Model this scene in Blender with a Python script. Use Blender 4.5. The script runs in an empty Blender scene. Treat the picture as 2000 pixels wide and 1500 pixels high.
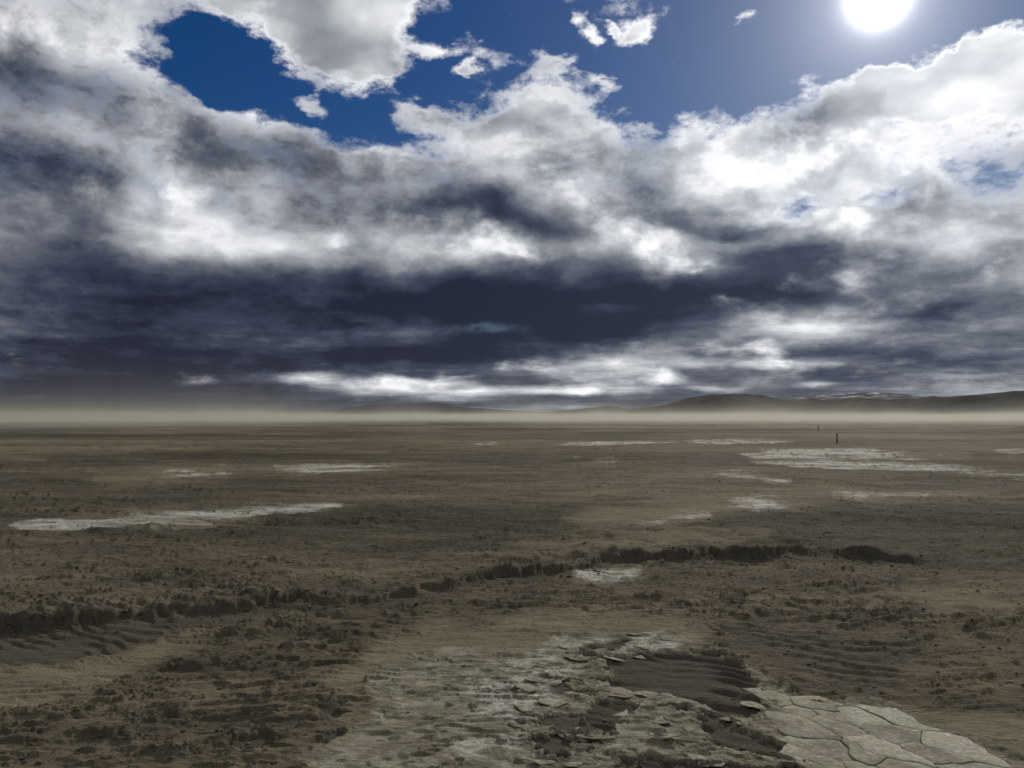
import bpy, math, random
import numpy as np
from mathutils import Vector

random.seed(7)
R = math.radians
scene = bpy.context.scene
col = scene.collection

# ------------------------------------------------------------------ camera
H = 2.5                      # eye height above the flat (m)
F = 1560.0                   # focal length in photograph pixels (2000 wide)
HORIZON = 813.0              # photograph row of the true horizon
PITCH = math.atan((HORIZON - 750.0) / F)
cam_d = bpy.data.cameras.new('camera')
cam_d.sensor_width = 36.0
cam_d.lens = 36.0 * F / 2000.0
cam_d.clip_start = 0.05
cam_d.clip_end = 80000.0
cam = bpy.data.objects.new('camera', cam_d)
cam.location = (0, 0, H)
cam.rotation_euler = (math.pi / 2 + PITCH, 0, 0)
col.objects.link(cam)
scene.camera = cam

def ray(px, py):
    vx, vz = (px - 1000.0) / F, (750.0 - py) / F
    c, s = math.cos(PITCH), math.sin(PITCH)
    return vx, c - s * vz, s + c * vz

def azel(px, py):            # photograph pixel -> azimuth (right of +Y), elevation, degrees
    x, y, z = ray(px, py)
    return math.degrees(math.atan2(x, y)), math.degrees(math.atan2(z, math.hypot(x, y)))

def ground_at(px, py):
    x, y, z = ray(px, py)
    t = H / -z
    return x * t, y * t

# ------------------------------------------------------------------ light
SUN_AZ, SUN_EL = azel(1716, -8)
sun_dir = Vector((math.sin(R(SUN_AZ)) * math.cos(R(SUN_EL)), math.cos(R(SUN_AZ)) * math.cos(R(SUN_EL)), math.sin(R(SUN_EL))))
sun_d = bpy.data.lights.new('sun', 'SUN')
sun_d.energy = 4.6
sun_d.angle = R(0.55)
sun_d.color = (1.0, 0.95, 0.87)
sun = bpy.data.objects.new('sun', sun_d)
sun.rotation_euler = (-sun_dir).to_track_quat('-Z', 'Y').to_euler()
sun.location = (0, 0, 50)
col.objects.link(sun)

scene.view_settings.view_transform = 'Standard'
scene.view_settings.look = 'None'
scene.view_settings.exposure = 0.0
scene.view_settings.gamma = 1.0
scene.view_settings.use_curve_mapping = False

# ------------------------------------------------------------------ node helper
class NT:
    def __init__(self, tree):
        self.t = tree
        tree.nodes.clear()
    def n(self, kind, **kw):
        nd = self.t.nodes.new(kind)
        for k, v in kw.items():
            setattr(nd, k, v)
        return nd
    def put(self, sock, v):
        if v is None:
            return
        if isinstance(v, bpy.types.NodeSocket):
            self.t.links.new(v, sock)
        else:
            sock.default_value = v
    def m(self, op, a, b=None, c=None, clamp=False):
        nd = self.n('ShaderNodeMath', operation=op, use_clamp=clamp)
        for i, v in enumerate((a, b, c)):
            self.put(nd.inputs[i], v)
        return nd.outputs[0]
    def add(self, a, b): return self.m('ADD', a, b)
    def sub(self, a, b): return self.m('SUBTRACT', a, b)
    def mul(self, a, b): return self.m('MULTIPLY', a, b)
    def div(self, a, b): return self.m('DIVIDE', a, b)
    def madd(self, a, b, c): return self.m('MULTIPLY_ADD', a, b, c)
    def step(self, x, lo, hi, a=0.0, b=1.0, kind='SMOOTHSTEP'):
        nd = self.n('ShaderNodeMapRange', interpolation_type=kind)
        for i, v in enumerate((x, lo, hi, a, b)):
            self.put(nd.inputs[i], v)
        return nd.outputs[0]
    def vm(self, op, a, b=None, scale=None):
        nd = self.n('ShaderNodeVectorMath', operation=op)
        self.put(nd.inputs[0], a)
        self.put(nd.inputs[1], b)
        if scale is not None:
            self.put(nd.inputs['Scale'], scale)
        return nd.outputs['Value'] if op in ('LENGTH', 'DOT_PRODUCT', 'DISTANCE') else nd.outputs[0]
    def xyz(self, x, y, z):
        nd = self.n('ShaderNodeCombineXYZ')
        for i, v in enumerate((x, y, z)):
            self.put(nd.inputs[i], v)
        return nd.outputs[0]
    def sep(self, v):
        nd = self.n('ShaderNodeSeparateXYZ')
        self.put(nd.inputs[0], v)
        return nd.outputs
    def noise(self, vec, scale, detail=4, rough=0.5, lac=2.0, dist=0.0, color=False):
        nd = self.n('ShaderNodeTexNoise')
        self.put(nd.inputs['Vector'], vec)
        for k, v in (('Scale', scale), ('Detail', detail), ('Roughness', rough), ('Lacunarity', lac), ('Distortion', dist)):
            self.put(nd.inputs[k], v)
        return nd.outputs['Color' if color else 'Fac']
    def ramp(self, fac, stops, interp='LINEAR'):
        nd = self.n('ShaderNodeValToRGB')
        cr = nd.color_ramp
        cr.interpolation = interp
        while len(cr.elements) < len(stops):
            cr.elements.new(0.5)
        for e, (p, c) in zip(cr.elements, stops):
            e.position = p
            e.color = (*c, 1.0) if len(c) == 3 else c
        self.put(nd.inputs[0], fac)
        return nd.outputs[0]
    def mix(self, fac, a, b, blend='MIX'):
        nd = self.n('ShaderNodeMix', data_type='RGBA', blend_type=blend)
        self.put(nd.inputs[0], fac)
        for s, v in ((nd.inputs[6], a), (nd.inputs[7], b)):
            if isinstance(v, tuple) and len(v) == 3:
                v = (*v, 1.0)
            self.put(s, v)
        return nd.outputs[2]
    def blob(self, vec, a, e, ra, re, rot=0.0):
        """soft ellipse, 1 in the middle, 0 outside; a, e centre, ra, re radii (deg)"""
        mp = self.n('ShaderNodeMapping', vector_type='TEXTURE')
        self.put(mp.inputs['Vector'], vec)
        mp.inputs['Location'].default_value = (a, e, 0)
        mp.inputs['Rotation'].default_value = (0, 0, R(rot))
        mp.inputs['Scale'].default_value = (ra, re, 1)
        g = self.n('ShaderNodeTexGradient', gradient_type='SPHERICAL')
        self.put(g.inputs[0], mp.outputs[0])
        return g.outputs['Fac']

def pblob(nt, vec, px, py, rx, ry, rot=0.0):
    """the same, digitised on the photograph (centre and radii in its pixels)"""
    a, e = azel(px, py)
    k = math.degrees(1 / F) * math.cos(R(a)) ** 2
    return nt.blob(vec, a, e, rx * k, ry * math.degrees(1 / F) * math.cos(R(a)), rot)

# ------------------------------------------------------------------ sky: Nishita air with a broken cloud deck
world = bpy.data.worlds.new('World')
scene.world = world
world.use_nodes = True
world.cycles.sampling_method = 'MANUAL'
world.cycles.sample_map_resolution = 512
w = NT(world.node_tree)
SKY = 0.1                                     # Background strength; cloud radiances below are divided by it
D = w.n('ShaderNodeTexCoord').outputs['Generated']
dx, dy, dz = w.sep(D)
el = w.mul(w.m('ARCSINE', dz), 180 / math.pi)
az = w.mul(w.m('ARCTAN2', dx, dy), 180 / math.pi)
# cloud-deck plane coordinates, softened at the horizon
inv = w.div(1.0, w.add(w.m('MAXIMUM', dz, 0.0), 0.17))
q = w.vm('MULTIPLY', w.xyz(dx, dy, 0.0), w.xyz(inv, inv, 0.0))
q = w.vm('ADD', q, (3.7, 1.3, 0.0))
# upright billow coordinates: heaped cloud seen from the side
b3 = w.vm('MULTIPLY', D, (1.0, 1.0, 1.7))
# domain warp
wc = w.noise(b3, 7.0, 6, 0.58, color=True)
wv = w.vm('SUBTRACT', wc, (0.5, 0.5, 0.5))
wamp = w.step(el, 0.0, 18.0, 0.18, 1.0, 'LINEAR')
wx, wy, wz = w.sep(wv)
A = w.xyz(w.madd(wx, w.mul(wamp, 11.0), az), w.madd(wy, w.mul(wamp, 7.5), el), 0.0)
q2 = w.vm('ADD', q, w.vm('SCALE', wv, scale=0.30))
b4 = w.vm('ADD', b3, w.vm('SCALE', wv, scale=0.05))

ilow = w.div(1.0, w.add(w.m('MAXIMUM', dz, 0.0), 0.055))
qlow = w.vm('ADD', w.vm('MULTIPLY', w.xyz(dx, dy, 0.0), w.xyz(ilow, ilow, 0.0)), w.vm('SCALE', wv, scale=0.9))
n_lo = w.noise(w.vm('ADD', q2, (0, 0, 2.0)), 0.9, 2, 0.5)
n_pl = w.noise(w.vm('ADD', qlow, (0, 0, 5.0)), 0.85, 6, 0.56)
n_bil = w.noise(b4, 10.0, 6, 0.55)
n_sft = w.noise(w.vm('ADD', b4, (0, 0, 4.0)), 7.5, 4, 0.42)
n_fin = w.noise(b4, 34.0, 6, 0.68)
n_str = w.noise(w.vm('ADD', w.vm('MULTIPLY', D, (1.0, 1.0, 4.2)), w.vm('SCALE', wv, scale=0.06)), 13.0, 8, 0.66)
hi = w.step(el, 4.0, 13.0)
n_mid = w.madd(w.sub(n_bil, n_pl), w.madd(hi, 0.75, 0.12), n_pl)
# the same billows a little nearer the sun: their relief
sh = (sun_dir - Vector((0, 1, 0.2)).normalized()) * 0.11
n_sft_s = w.noise(w.vm('ADD', b4, (sh.x, sh.y, sh.z * 1.7 + 4.0)), 7.5, 4, 0.42)
relief = w.mul(w.sub(n_sft_s, n_sft), hi)

def total(base, items, gain=1.0):
    acc = base
    for (px, py, rx, ry, rot, wt) in items:
        acc = w.madd(pblob(w, A, px, py, rx, ry, rot), wt * gain, acc)
    return acc

# coverage: blue openings carve the deck, lone clouds fill them again
COVER = [
    (450, 115, 190, 120, -25, -1.9), (660, 200, 340, 86, -14, -2.3), (960, 60, 240, 170, 0, -1.8), (860, 150, 150, 130, 0, -1.2),
    (1350, 70, 420, 180, 0, -2.6), (1600, 90, 340, 160, 0, -2.2), (1900, 20, 240, 110, 0, -1.9), (1250, 150, 240, 90, 0, -1.4),
    (1980, 320, 130, 60, 0, -1.1), (1530, 385, 120, 40, 0, -1.0), (1740, 362, 90, 36, 20, -0.9),
    (950, 640, 130, 16, 0, -0.55),
    (690, 45, 180, 165, 0, 2.8), (470, 5, 160, 60, 0, 1.6), (1020, 205, 220, 70, 10, 1.15), (1130, 140, 110, 60, 0, 1.0), (960, 190, 200, 90, 0, -0.5), (950, 95, 80, 50, 0, 1.5),
    (1830, 170, 180, 90, 0, 2.4), (1970, 130, 100, 110, 0, 1.3), (1725, 135, 60, 40, 0, 1.6), (1790, 218, 130, 26, 0, -1.0), (1960, 50, 190, 70, -10, -2.2), (1690, 210, 120, 60, 0, 1.0),
    (1280, 38, 90, 42, 0, 2.5), (1145, 42, 44, 26, 0, 2.0), (1425, 60, 54, 36, -30, 2.3), (1345, 136, 46, 26, 0, 2.4), (1070, 100, 110, 30, 0, 1.1), (870, 80, 70, 34, 10, 1.7), (925, 122, 40, 20, 0, 1.5), (1085, 125, 50, 26, 0, 1.2), (620, 205, 60, 26, -20, 1.3), (845, 225, 90, 40, 0, 1.2), (1395, 5, 40, 20, 0, 1.2), (1195, 165, 50, 30, 0, 1.2), (1205, 20, 24, 16, 0, 1.6),
]
lay = total(w.madd(w.sub(n_lo, 0.5), w.step(el, 6.0, 16.0, 0.3, 0.9), w.step(el, 4.0, 22.0, 1.1, 0.95)), COVER, 0.95)
ragged = w.step(lay, 0.7, 1.3, 1.0, 0.35)                         # torn at the rims, closed inside the deck
cov = w.madd(w.sub(n_mid, 0.5), w.mul(ragged, w.step(el, 4.0, 16.0, 0.9, 2.2)), lay)
cov = w.madd(w.sub(n_fin, 0.5), w.mul(ragged, w.step(el, 4.0, 20.0, 0.6, 2.4)), cov)
alpha = w.step(cov, -0.10, 1.05)

# optical thickness: thin edges shine, thick cores are slate to navy
DARK = [
    (60, 90, 560, 260, 0, 0.30), (20, 380, 360, 170, 0, 0.42), (300, 285, 380, 140, -10, 0.27), (740, 345, 480, 130, -8, 0.40), (900, 405, 240, 60, 0, 0.18),
    (1180, 400, 240, 80, 0, 0.36), (1600, 500, 300, 60, 0, 0.2), (150, 600, 760, 180, 0, 0.38), (700, 600, 640, 110, -3, 0.56), (1150, 590, 480, 84, -2, 0.62), (60, 700, 500, 160, 0, 0.20),
    (850, 700, 440, 56, 0, 0.55), (400, 740, 520, 90, 0, 0.42), (1560, 568, 400, 64, 4, 0.50), (1850, 610, 260, 50, 0, 0.55), (1960, 520, 160, 60, 0, 0.36),
    (1350, 520, 300, 70, 0, 0.22), (1750, 715, 640, 80, 0, 0.45), (1200, 655, 380, 40, 0, 0.45), (1250, 782, 700, 30, 0, 0.42), (1560, 490, 180, 60, 0, 0.30),
    (690, 110, 150, 80, 0, 0.14), (1320, 270, 240, 60, 0, 0.16), (1420, 440, 130, 40, 0, 0.36),
    (420, 440, 480, 46, -6, -0.16), (950, 470, 320, 45, 0, -0.30), (740, 752, 280, 26, -3, -0.62), (1080, 760, 240, 16, 0, -0.50), (600, 740, 70, 18, 0, -0.3),
    (1560, 635, 240, 50, 0, -0.42), (1200, 700, 170, 36, 0, -0.28), (1650, 300, 500, 150, 0, -0.03), (1400, 715, 260, 20, 0, -0.30), (1420, 460, 160, 30, 0, -0.20),
    (1300, 740, 60, 16, 0, -0.75), (1135, 767, 60, 14, 0, -0.75), (1410, 757, 70, 10, 0, -0.5), (1590, 712, 200, 16, 0, -0.35), (1600, 750, 60, 8, 0, -0.5),
    (100, 790, 1000, 60, 0, 0.60),
]
low = w.madd(w.sub(n_str, n_pl), 0.55, n_pl)
n_shd = w.madd(w.sub(n_sft, low), w.madd(hi, 0.85, 0.08), low)
drk = total(w.madd(w.sub(n_lo, 0.5), 0.3, w.step(el, 2.0, 26.0, 0.44, 0.20)), DARK)
drk = w.madd(w.sub(n_shd, 0.5), w.madd(w.step(el, 16.0, 24.0), -0.50, w.step(el, 4.0, 13.0, 1.4, 0.88)), drk)
drk = w.madd(w.sub(n_bil, 0.5), 0.18, drk)
drk = w.madd(w.sub(n_fin, 0.5), w.step(el, 3.0, 16.0, 0.20, 0.07), drk)
drk = w.madd(relief, 1.25, drk)
drk = w.madd(w.step(cov, 0.2, 1.4), 0.34, w.sub(drk, 0.26))
gam = w.vm('DOT_PRODUCT', D, tuple(sun_dir))                     # cosine of the angle to the sun
near = w.m('POWER', w.m('MAXIMUM', gam, 0.0), 14.0)
drk = w.sub(drk, w.mul(near, 0.15))
k = 1.0 / SKY
cl = w.ramp(drk, [(0.0, (0.98, 0.98, 1.0)), (0.18, (0.62, 0.64, 0.67)), (0.38, (0.33, 0.348, 0.38)), (0.6, (0.125, 0.14, 0.172)),
                  (0.8, (0.040, 0.050, 0.082)), (1.0, (0.0105, 0.0145, 0.033))])
# nearer heaps drifting under the deck: crisp sunlit crowns, grey bases
up = Vector((0.020, 0.0, 0.055))
zlog = w.mul(w.m('LOGARITHM', w.add(w.m('MAXIMUM', dz, 0.0), 0.12), math.e), 0.50)
b5 = w.vm('ADD', w.xyz(dx, dy, zlog), w.vm('SCALE', wv, scale=0.045))
n_cu = w.noise(w.vm('ADD', b5, (2.0, 0, 0)), 8.5, 8, 0.56)
n_cu_s = w.noise(w.vm('ADD', b5, (2.0 + up.x, 0, up.z)), 8.5, 4, 0.50)
HEAP = [(1500, 450, 520, 120, 0, 0.12), (500, 440, 560, 70, -4, 0.08), (1800, 400, 400, 120, 0, 0.14), (1000, 440, 300, 90, 0, 0.12), (800, 752, 420, 34, 0, 0.22), (1250, 745, 500, 50, 0, 0.14),
        (1550, 640, 420, 60, 0, 0.16), (1650, 250, 460, 110, 0, 0.16), (300, 610, 900, 150, 0, -0.22), (1000, 600, 600, 80, 0, -0.16), (1300, 80, 900, 150, 0, -0.2)]
fld = total(n_cu, HEAP)
a2 = w.mul(w.step(fld, 0.53, 0.72), w.mul(w.step(el, 0.8, 2.5), w.step(lay, 0.25, 0.75)))
tone2 = w.madd(w.sub(n_cu_s, n_cu), 1.9, w.madd(drk, 0.70, 0.12))
cl2 = w.ramp(tone2, [(0.0, (0.98, 0.98, 1.0)), (0.18, (0.62, 0.64, 0.67)), (0.38, (0.33, 0.345, 0.38)), (0.6, (0.13, 0.14, 0.17)),
                     (0.8, (0.040, 0.050, 0.082)), (1.0, (0.0105, 0.0145, 0.033))])
cl = w.mix(a2, cl, cl2)
alpha = w.m('MAXIMUM', alpha, a2)
cl = w.vm('SCALE', cl, scale=k)
skyt = w.n('ShaderNodeTexSky', sky_type='NISHITA')
skyt.sun_disc = False
skyt.sun_elevation = R(SUN_EL)
skyt.sun_rotation = R(SUN_AZ)
skyt.altitude = 600
skyt.air_density = 1.0
skyt.dust_density = 0.3
skyt.ozone_density = 3.0
hs = w.n('ShaderNodeHueSaturation')
hs.inputs['Saturation'].default_value = 1.42
hs.inputs['Value'].default_value = 0.36
hs.inputs['Hue'].default_value = 0.514
w.put(hs.inputs['Color'], skyt.outputs[0])
# forward-scattering glare round the sun
ang = w.mul(w.m('ARCCOSINE', w.m('MINIMUM', gam, 1.0)), 180 / math.pi)
core = w.mul(w.m('EXPONENT', w.mul(w.mul(ang, ang), -0.62)), 4.0)
halo = w.mul(w.m('EXPONENT', w.mul(ang, -0.42)), 0.85)
halo2 = w.mul(w.m('EXPONENT', w.mul(ang, -0.085)), 0.10)
glare = w.vm('ADD', w.vm('SCALE', (1.0, 0.98, 0.96), scale=w.mul(w.add(core, halo), k)), w.vm('SCALE', (0.62, 0.86, 1.15), scale=w.mul(halo2, k)))
both = w.mix(alpha, hs.outputs[0], cl)
final = w.vm('ADD', both, glare)
bg = w.n('ShaderNodeBackground')
w.put(bg.inputs['Color'], final)
bg.inputs['Strength'].default_value = SKY
out = w.n('ShaderNodeOutputWorld')
w.t.links.new(bg.outputs[0], out.inputs['Surface'])

# ------------------------------------------------------------------ numpy noise
def perlin(x, y, seed):
    xi = np.floor(x); yi = np.floor(y)
    fx = (x - xi).astype(np.float32); fy = (y - yi).astype(np.float32)
    xi = xi.astype(np.int64); yi = yi.astype(np.int64)
    def g(ix, iy, ax, ay):
        h = (ix * 374761393 + iy * 668265263 + seed * 974634533) & 0xFFFFFFFF
        h = ((h ^ (h >> 13)) * 1274126177) & 0xFFFFFFFF
        h = h ^ (h >> 16)
        t = (h & 0xFFFF).astype(np.float32) * np.float32(2 * math.pi / 65536)
        return np.cos(t) * ax + np.sin(t) * ay
    u = fx * fx * fx * (fx * (fx * 6 - 15) + 10)
    v = fy * fy * fy * (fy * (fy * 6 - 15) + 10)
    a = g(xi, yi, fx, fy); b = g(xi + 1, yi, fx - 1, fy)
    c = g(xi, yi + 1, fx, fy - 1); d = g(xi + 1, yi + 1, fx - 1, fy - 1)
    return ((a + (b - a) * u) * (1 - v) + (c + (d - c) * u) * v) * 1.45

def sstep(x, lo, hi):
    t = np.clip((x - lo) / (hi - lo), 0, 1)
    return t * t * (3 - 2 * t)

def fbm(x, y, lam, octs, seed, cell=None, gain=0.5, ridge=False, sx=1.0, sy=1.0, rot=0.0):
    """sum of octaves from wavelength lam (m) down; octaves finer than the local mesh cell fade out"""
    c, s = math.cos(rot), math.sin(rot)
    X, Y = (c * x + s * y) / sx, (-s * x + c * y) / sy
    r = np.zeros(x.shape, np.float32); a = 1.0
    for o in range(octs):
        if cell is None:
            n = perlin(X / lam + 17.3 * o, Y / lam - 9.1 * o, seed + o)
            r += a * ((1.0 - 2.0 * np.abs(n)) if ridge else n)
        else:
            fade = np.clip(lam * sy / (2.0 * cell) - 0.4, 0, 1)
            ix = np.nonzero(fade > 0)[0]
            if len(ix):
                n = perlin(X[ix] / lam + 17.3 * o, Y[ix] / lam - 9.1 * o, seed + o)
                r[ix] += a * fade[ix] * ((1.0 - 2.0 * np.abs(n)) if ridge else n)
        a *= gain; lam *= 0.5
    return r

def poly_sdf(px, py, pts, margin=70.0):
    """signed distance to a closed polygon, positive inside, about -margin far off"""
    P = np.array(pts, np.float32); Q = np.roll(P, -1, 0)
    out_ = np.full(px.shape, -margin, np.float32)
    ix = np.nonzero((px > P[:, 0].min() - margin) & (px < P[:, 0].max() + margin) & (py > P[:, 1].min() - margin) & (py < P[:, 1].max() + margin))[0]
    if not len(ix):
        return out_
    px, py = px[ix], py[ix]
    best = np.full(px.shape, 1e12, np.float32); inside = np.zeros(px.shape, bool)
    for (ax, ay), (bx, by) in zip(P, Q):
        ex, ey = bx - ax, by - ay
        t = np.clip(((px - ax) * ex + (py - ay) * ey) / (ex * ex + ey * ey + 1e-9), 0, 1)
        best = np.minimum(best, (px - ax - t * ex) ** 2 + (py - ay - t * ey) ** 2)
        cr = (ay > py) != (by > py)
        inside ^= cr & (px < ex * (py - ay) / (ey if abs(ey) > 1e-9 else 1e-9) + ax)
    d = np.sqrt(best)
    out_[ix] = np.where(inside, d, -d)
    return out_

def line_y(px, pts):
    P = np.array(pts, np.float32)
    return np.interp(px, P[:, 0], P[:, 1])

# ------------------------------------------------------------------ survey of the flat (photograph positions of what lies on it)
CRUST = [(560, 1500), (600, 1440), (680, 1400), (700, 1350), (740, 1300), (880, 1285), (1000, 1270), (1060, 1245), (1130, 1232), (1280, 1226), (1350, 1240), (1420, 1268),
         (1475, 1310), (1500, 1333), (1600, 1352), (1700, 1372), (1790, 1395), (1900, 1440), (2000, 1478), (2150, 1530), (2400, 1650), (2400, 1900), (300, 1900), (450, 1600)]
BROKEN = [(1030, 1240), (1300, 1226), (1480, 1310), (1560, 1380), (1640, 1440), (1720, 1520), (1800, 1700), (1000, 1700), (960, 1480), (1020, 1400), (1080, 1330)]
POOLS = [[(1168, 1290), (1230, 1278), (1300, 1270), (1390, 1262), (1440, 1285), (1472, 1325), (1465, 1370), (1420, 1400), (1395, 1398), (1330, 1372), (1260, 1345), (1205, 1335), (1200, 1315)],
         [(1365, 1215), (1470, 1200), (1600, 1215), (1720, 1240), (1800, 1280), (1780, 1330), (1700, 1345), (1610, 1330), (1530, 1318), (1470, 1290), (1420, 1255)],
         [(1225, 1500), (1235, 1475), (1270, 1460), (1310, 1465), (1330, 1490), (1335, 1540), (1240, 1560)],
         [(592, 1405), (618, 1385), (620, 1360), (645, 1345), (662, 1350), (662, 1380), (640, 1395)],
         [(590, 1448), (615, 1425), (640, 1418), (656, 1428), (640, 1440)],
         [(470, 1440), (500, 1420), (545, 1412), (562, 1425), (545, 1440), (500, 1452)],
         [(1115, 1262), (1160, 1248), (1230, 1240), (1250, 1250), (1190, 1270), (1130, 1276)],
         [(1130, 1390), (1180, 1365), (1230, 1372), (1235, 1390), (1170, 1410)],
         [(1360, 1420), (1420, 1408), (1520, 1430), (1600, 1470), (1560, 1480), (1480, 1462), (1400, 1450)]]
TROUGH = [(-200, 1238), (0, 1236), (110, 1228), (235, 1212), (330, 1205), (450, 1186), (600, 1172), (760, 1162), (810, 1158), (700, 1180), (560, 1192), (450, 1212), (340, 1232), (230, 1258), (120, 1282), (0, 1302), (-200, 1316)]
TANS = [[(-200, 1316), (0, 1302), (120, 1283), (230, 1259), (340, 1234), (420, 1230), (330, 1275), (200, 1340), (100, 1372), (0, 1388), (-200, 1400)],
        [(760, 1228), (850, 1205), (940, 1215), (1050, 1190), (1180, 1180), (1330, 1195), (1420, 1215), (1380, 1262), (1280, 1230), (1130, 1236), (1000, 1275), (760, 1310), (690, 1350), (600, 1330), (700, 1290)],
        [(1745, 1160), (1800, 1148), (1900, 1155), (1985, 1178), (1960, 1192), (1850, 1190)],
        [(1100, 1010), (1200, 990), (1400, 975), (1620, 985), (1500, 1000), (1300, 1030), (1130, 1032)],
        [(180, 935), (300, 924), (440, 920), (440, 930), (340, 942), (200, 945)],
        [(1480, 1340), (1700, 1372), (1900, 1380), (2200, 1420), (2200, 1560), (2000, 1480), (1800, 1400)],
        [(1000, 1075), (1130, 1060), (1300, 1040), (1500, 1060), (1300, 1080)]]
SALT = [[(35, 1031), (150, 1016), (280, 1003), (400, 997), (560, 993), (665, 983), (600, 997), (450, 1014), (400, 1026), (250, 1027), (100, 1033)],
        [(540, 917), (640, 911), (780, 906), (840, 907), (740, 915), (600, 924)],
        [(240, 935), (330, 925), (445, 921), (380, 934), (300, 938)],
        [(1480, 906), (1600, 900), (1740, 902), (1860, 908), (2010, 926), (2200, 935), (2200, 941), (2000, 932), (1860, 926), (1700, 916), (1540, 910)],
        [(1450, 890), (1540, 879), (1680, 878), (1780, 888), (1900, 890), (1760, 893), (1600, 900), (1480, 897)],
        [(1280, 936), (1400, 928), (1450, 924), (1510, 935), (1535, 945), (1470, 938), (1380, 937)],
        [(1440, 978), (1480, 975), (1535, 985), (1480, 993), (1410, 992)],
        [(1220, 1026), (1290, 1015), (1380, 1008), (1330, 1018), (1260, 1032)],
        [(1070, 870), (1180, 862), (1330, 861), (1300, 866), (1150, 873)],
        [(1340, 861), (1440, 858), (1545, 863), (1450, 866), (1370, 867)],
        [(1128, 1120), (1165, 1108), (1190, 1104), (1225, 1110), (1255, 1106), (1260, 1112), (1215, 1122), (1150, 1126)],
        [(925, 868), (965, 864), (972, 866), (940, 869)],
        [(1640, 823.6), (1760, 821.4), (1945, 821.0), (1980, 822.0), (1800, 823.4)],
        [(1130, 905), (1200, 902), (1185, 906)],
        [(1620, 970), (1800, 962), (1940, 966), (1800, 974), (1680, 978)],
        [(1930, 878), (2100, 880), (2100, 886), (1950, 884)]]
SLABS = [(1490, 1345), (1600, 1358), (1700, 1376), (1800, 1402), (1900, 1446), (2010, 1490), (2150, 1545), (2300, 1640), (2300, 1780), (1760, 1780), (1640, 1560), (1560, 1470), (1510, 1400)]
WHITE = [[(930, 1340), (970, 1300), (1060, 1275), (1120, 1300), (1090, 1360), (1040, 1420), (950, 1500), (890, 1540), (900, 1450), (960, 1400)],
         [(1250, 1342), (1330, 1345), (1375, 1365), (1360, 1380), (1300, 1372)],
         [(1580, 1370), (1700, 1380), (1800, 1420), (1900, 1490), (2000, 1560), (1750, 1560), (1640, 1440)],
         [(1060, 1255), (1150, 1240), (1280, 1232), (1350, 1262), (1300, 1275), (1180, 1262), (1090, 1290)]]
SCARP = [(-400, 1242), (0, 1236), (110, 1226), (235, 1210), (330, 1203), (450, 1184), (600, 1172), (760, 1160), (850, 1145), (950, 1128), (1040, 1121), (1110, 1112), (1180, 1096), (1300, 1090), (1450, 1086), (1620, 1089), (1780, 1096), (1900, 1110), (2400, 1140)]

# ------------------------------------------------------------------ ground sheet, finest where the eye is
def survey(x, y):
    """world xy -> photograph column, row of that spot of ground"""
    c, s = math.cos(PITCH), math.sin(PITCH)
    yy = np.maximum(y, 0.8)
    cy = c * yy - s * H
    cz = -s * yy - c * H
    return 1000 + F * x / cy, 750 - F * cz / cy

def shingle(x, y, lam, seed, cell, sx=2.6, rot=0.10):
    """short ragged ledges whose steep side looks towards -y; returns height 0..1 and the steep face mask"""
    fade = np.clip(lam / (2.4 * cell) - 0.3, 0, 1)
    h = np.zeros(x.shape, np.float32); f = np.zeros(x.shape, np.float32)
    ix = np.nonzero(fade > 0)[0]
    if not len(ix):
        return h, f
    x, y = x[ix], y[ix]
    c, s = math.cos(rot), math.sin(rot)
    X, Y = c * x + s * y, -s * x + c * y
    u = Y / lam + 1.9 * fbm(X, Y, lam * 3.2, 5, seed, None, 0.62, sx=sx) + 0.25 * fbm(X, Y, lam * 0.5, 2, seed + 7, None, 0.6)
    fr = u - np.floor(u)
    saw = np.where(fr < 0.10, fr / 0.10, (1 - fr) / 0.90)
    gate = sstep(fbm(X, Y, lam * 2.2, 4, seed + 20, None, 0.65, sx=1.8), -0.22, 0.18)
    h[ix] = saw * gate * fade[ix]
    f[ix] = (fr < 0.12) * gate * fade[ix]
    return h, f

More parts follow.
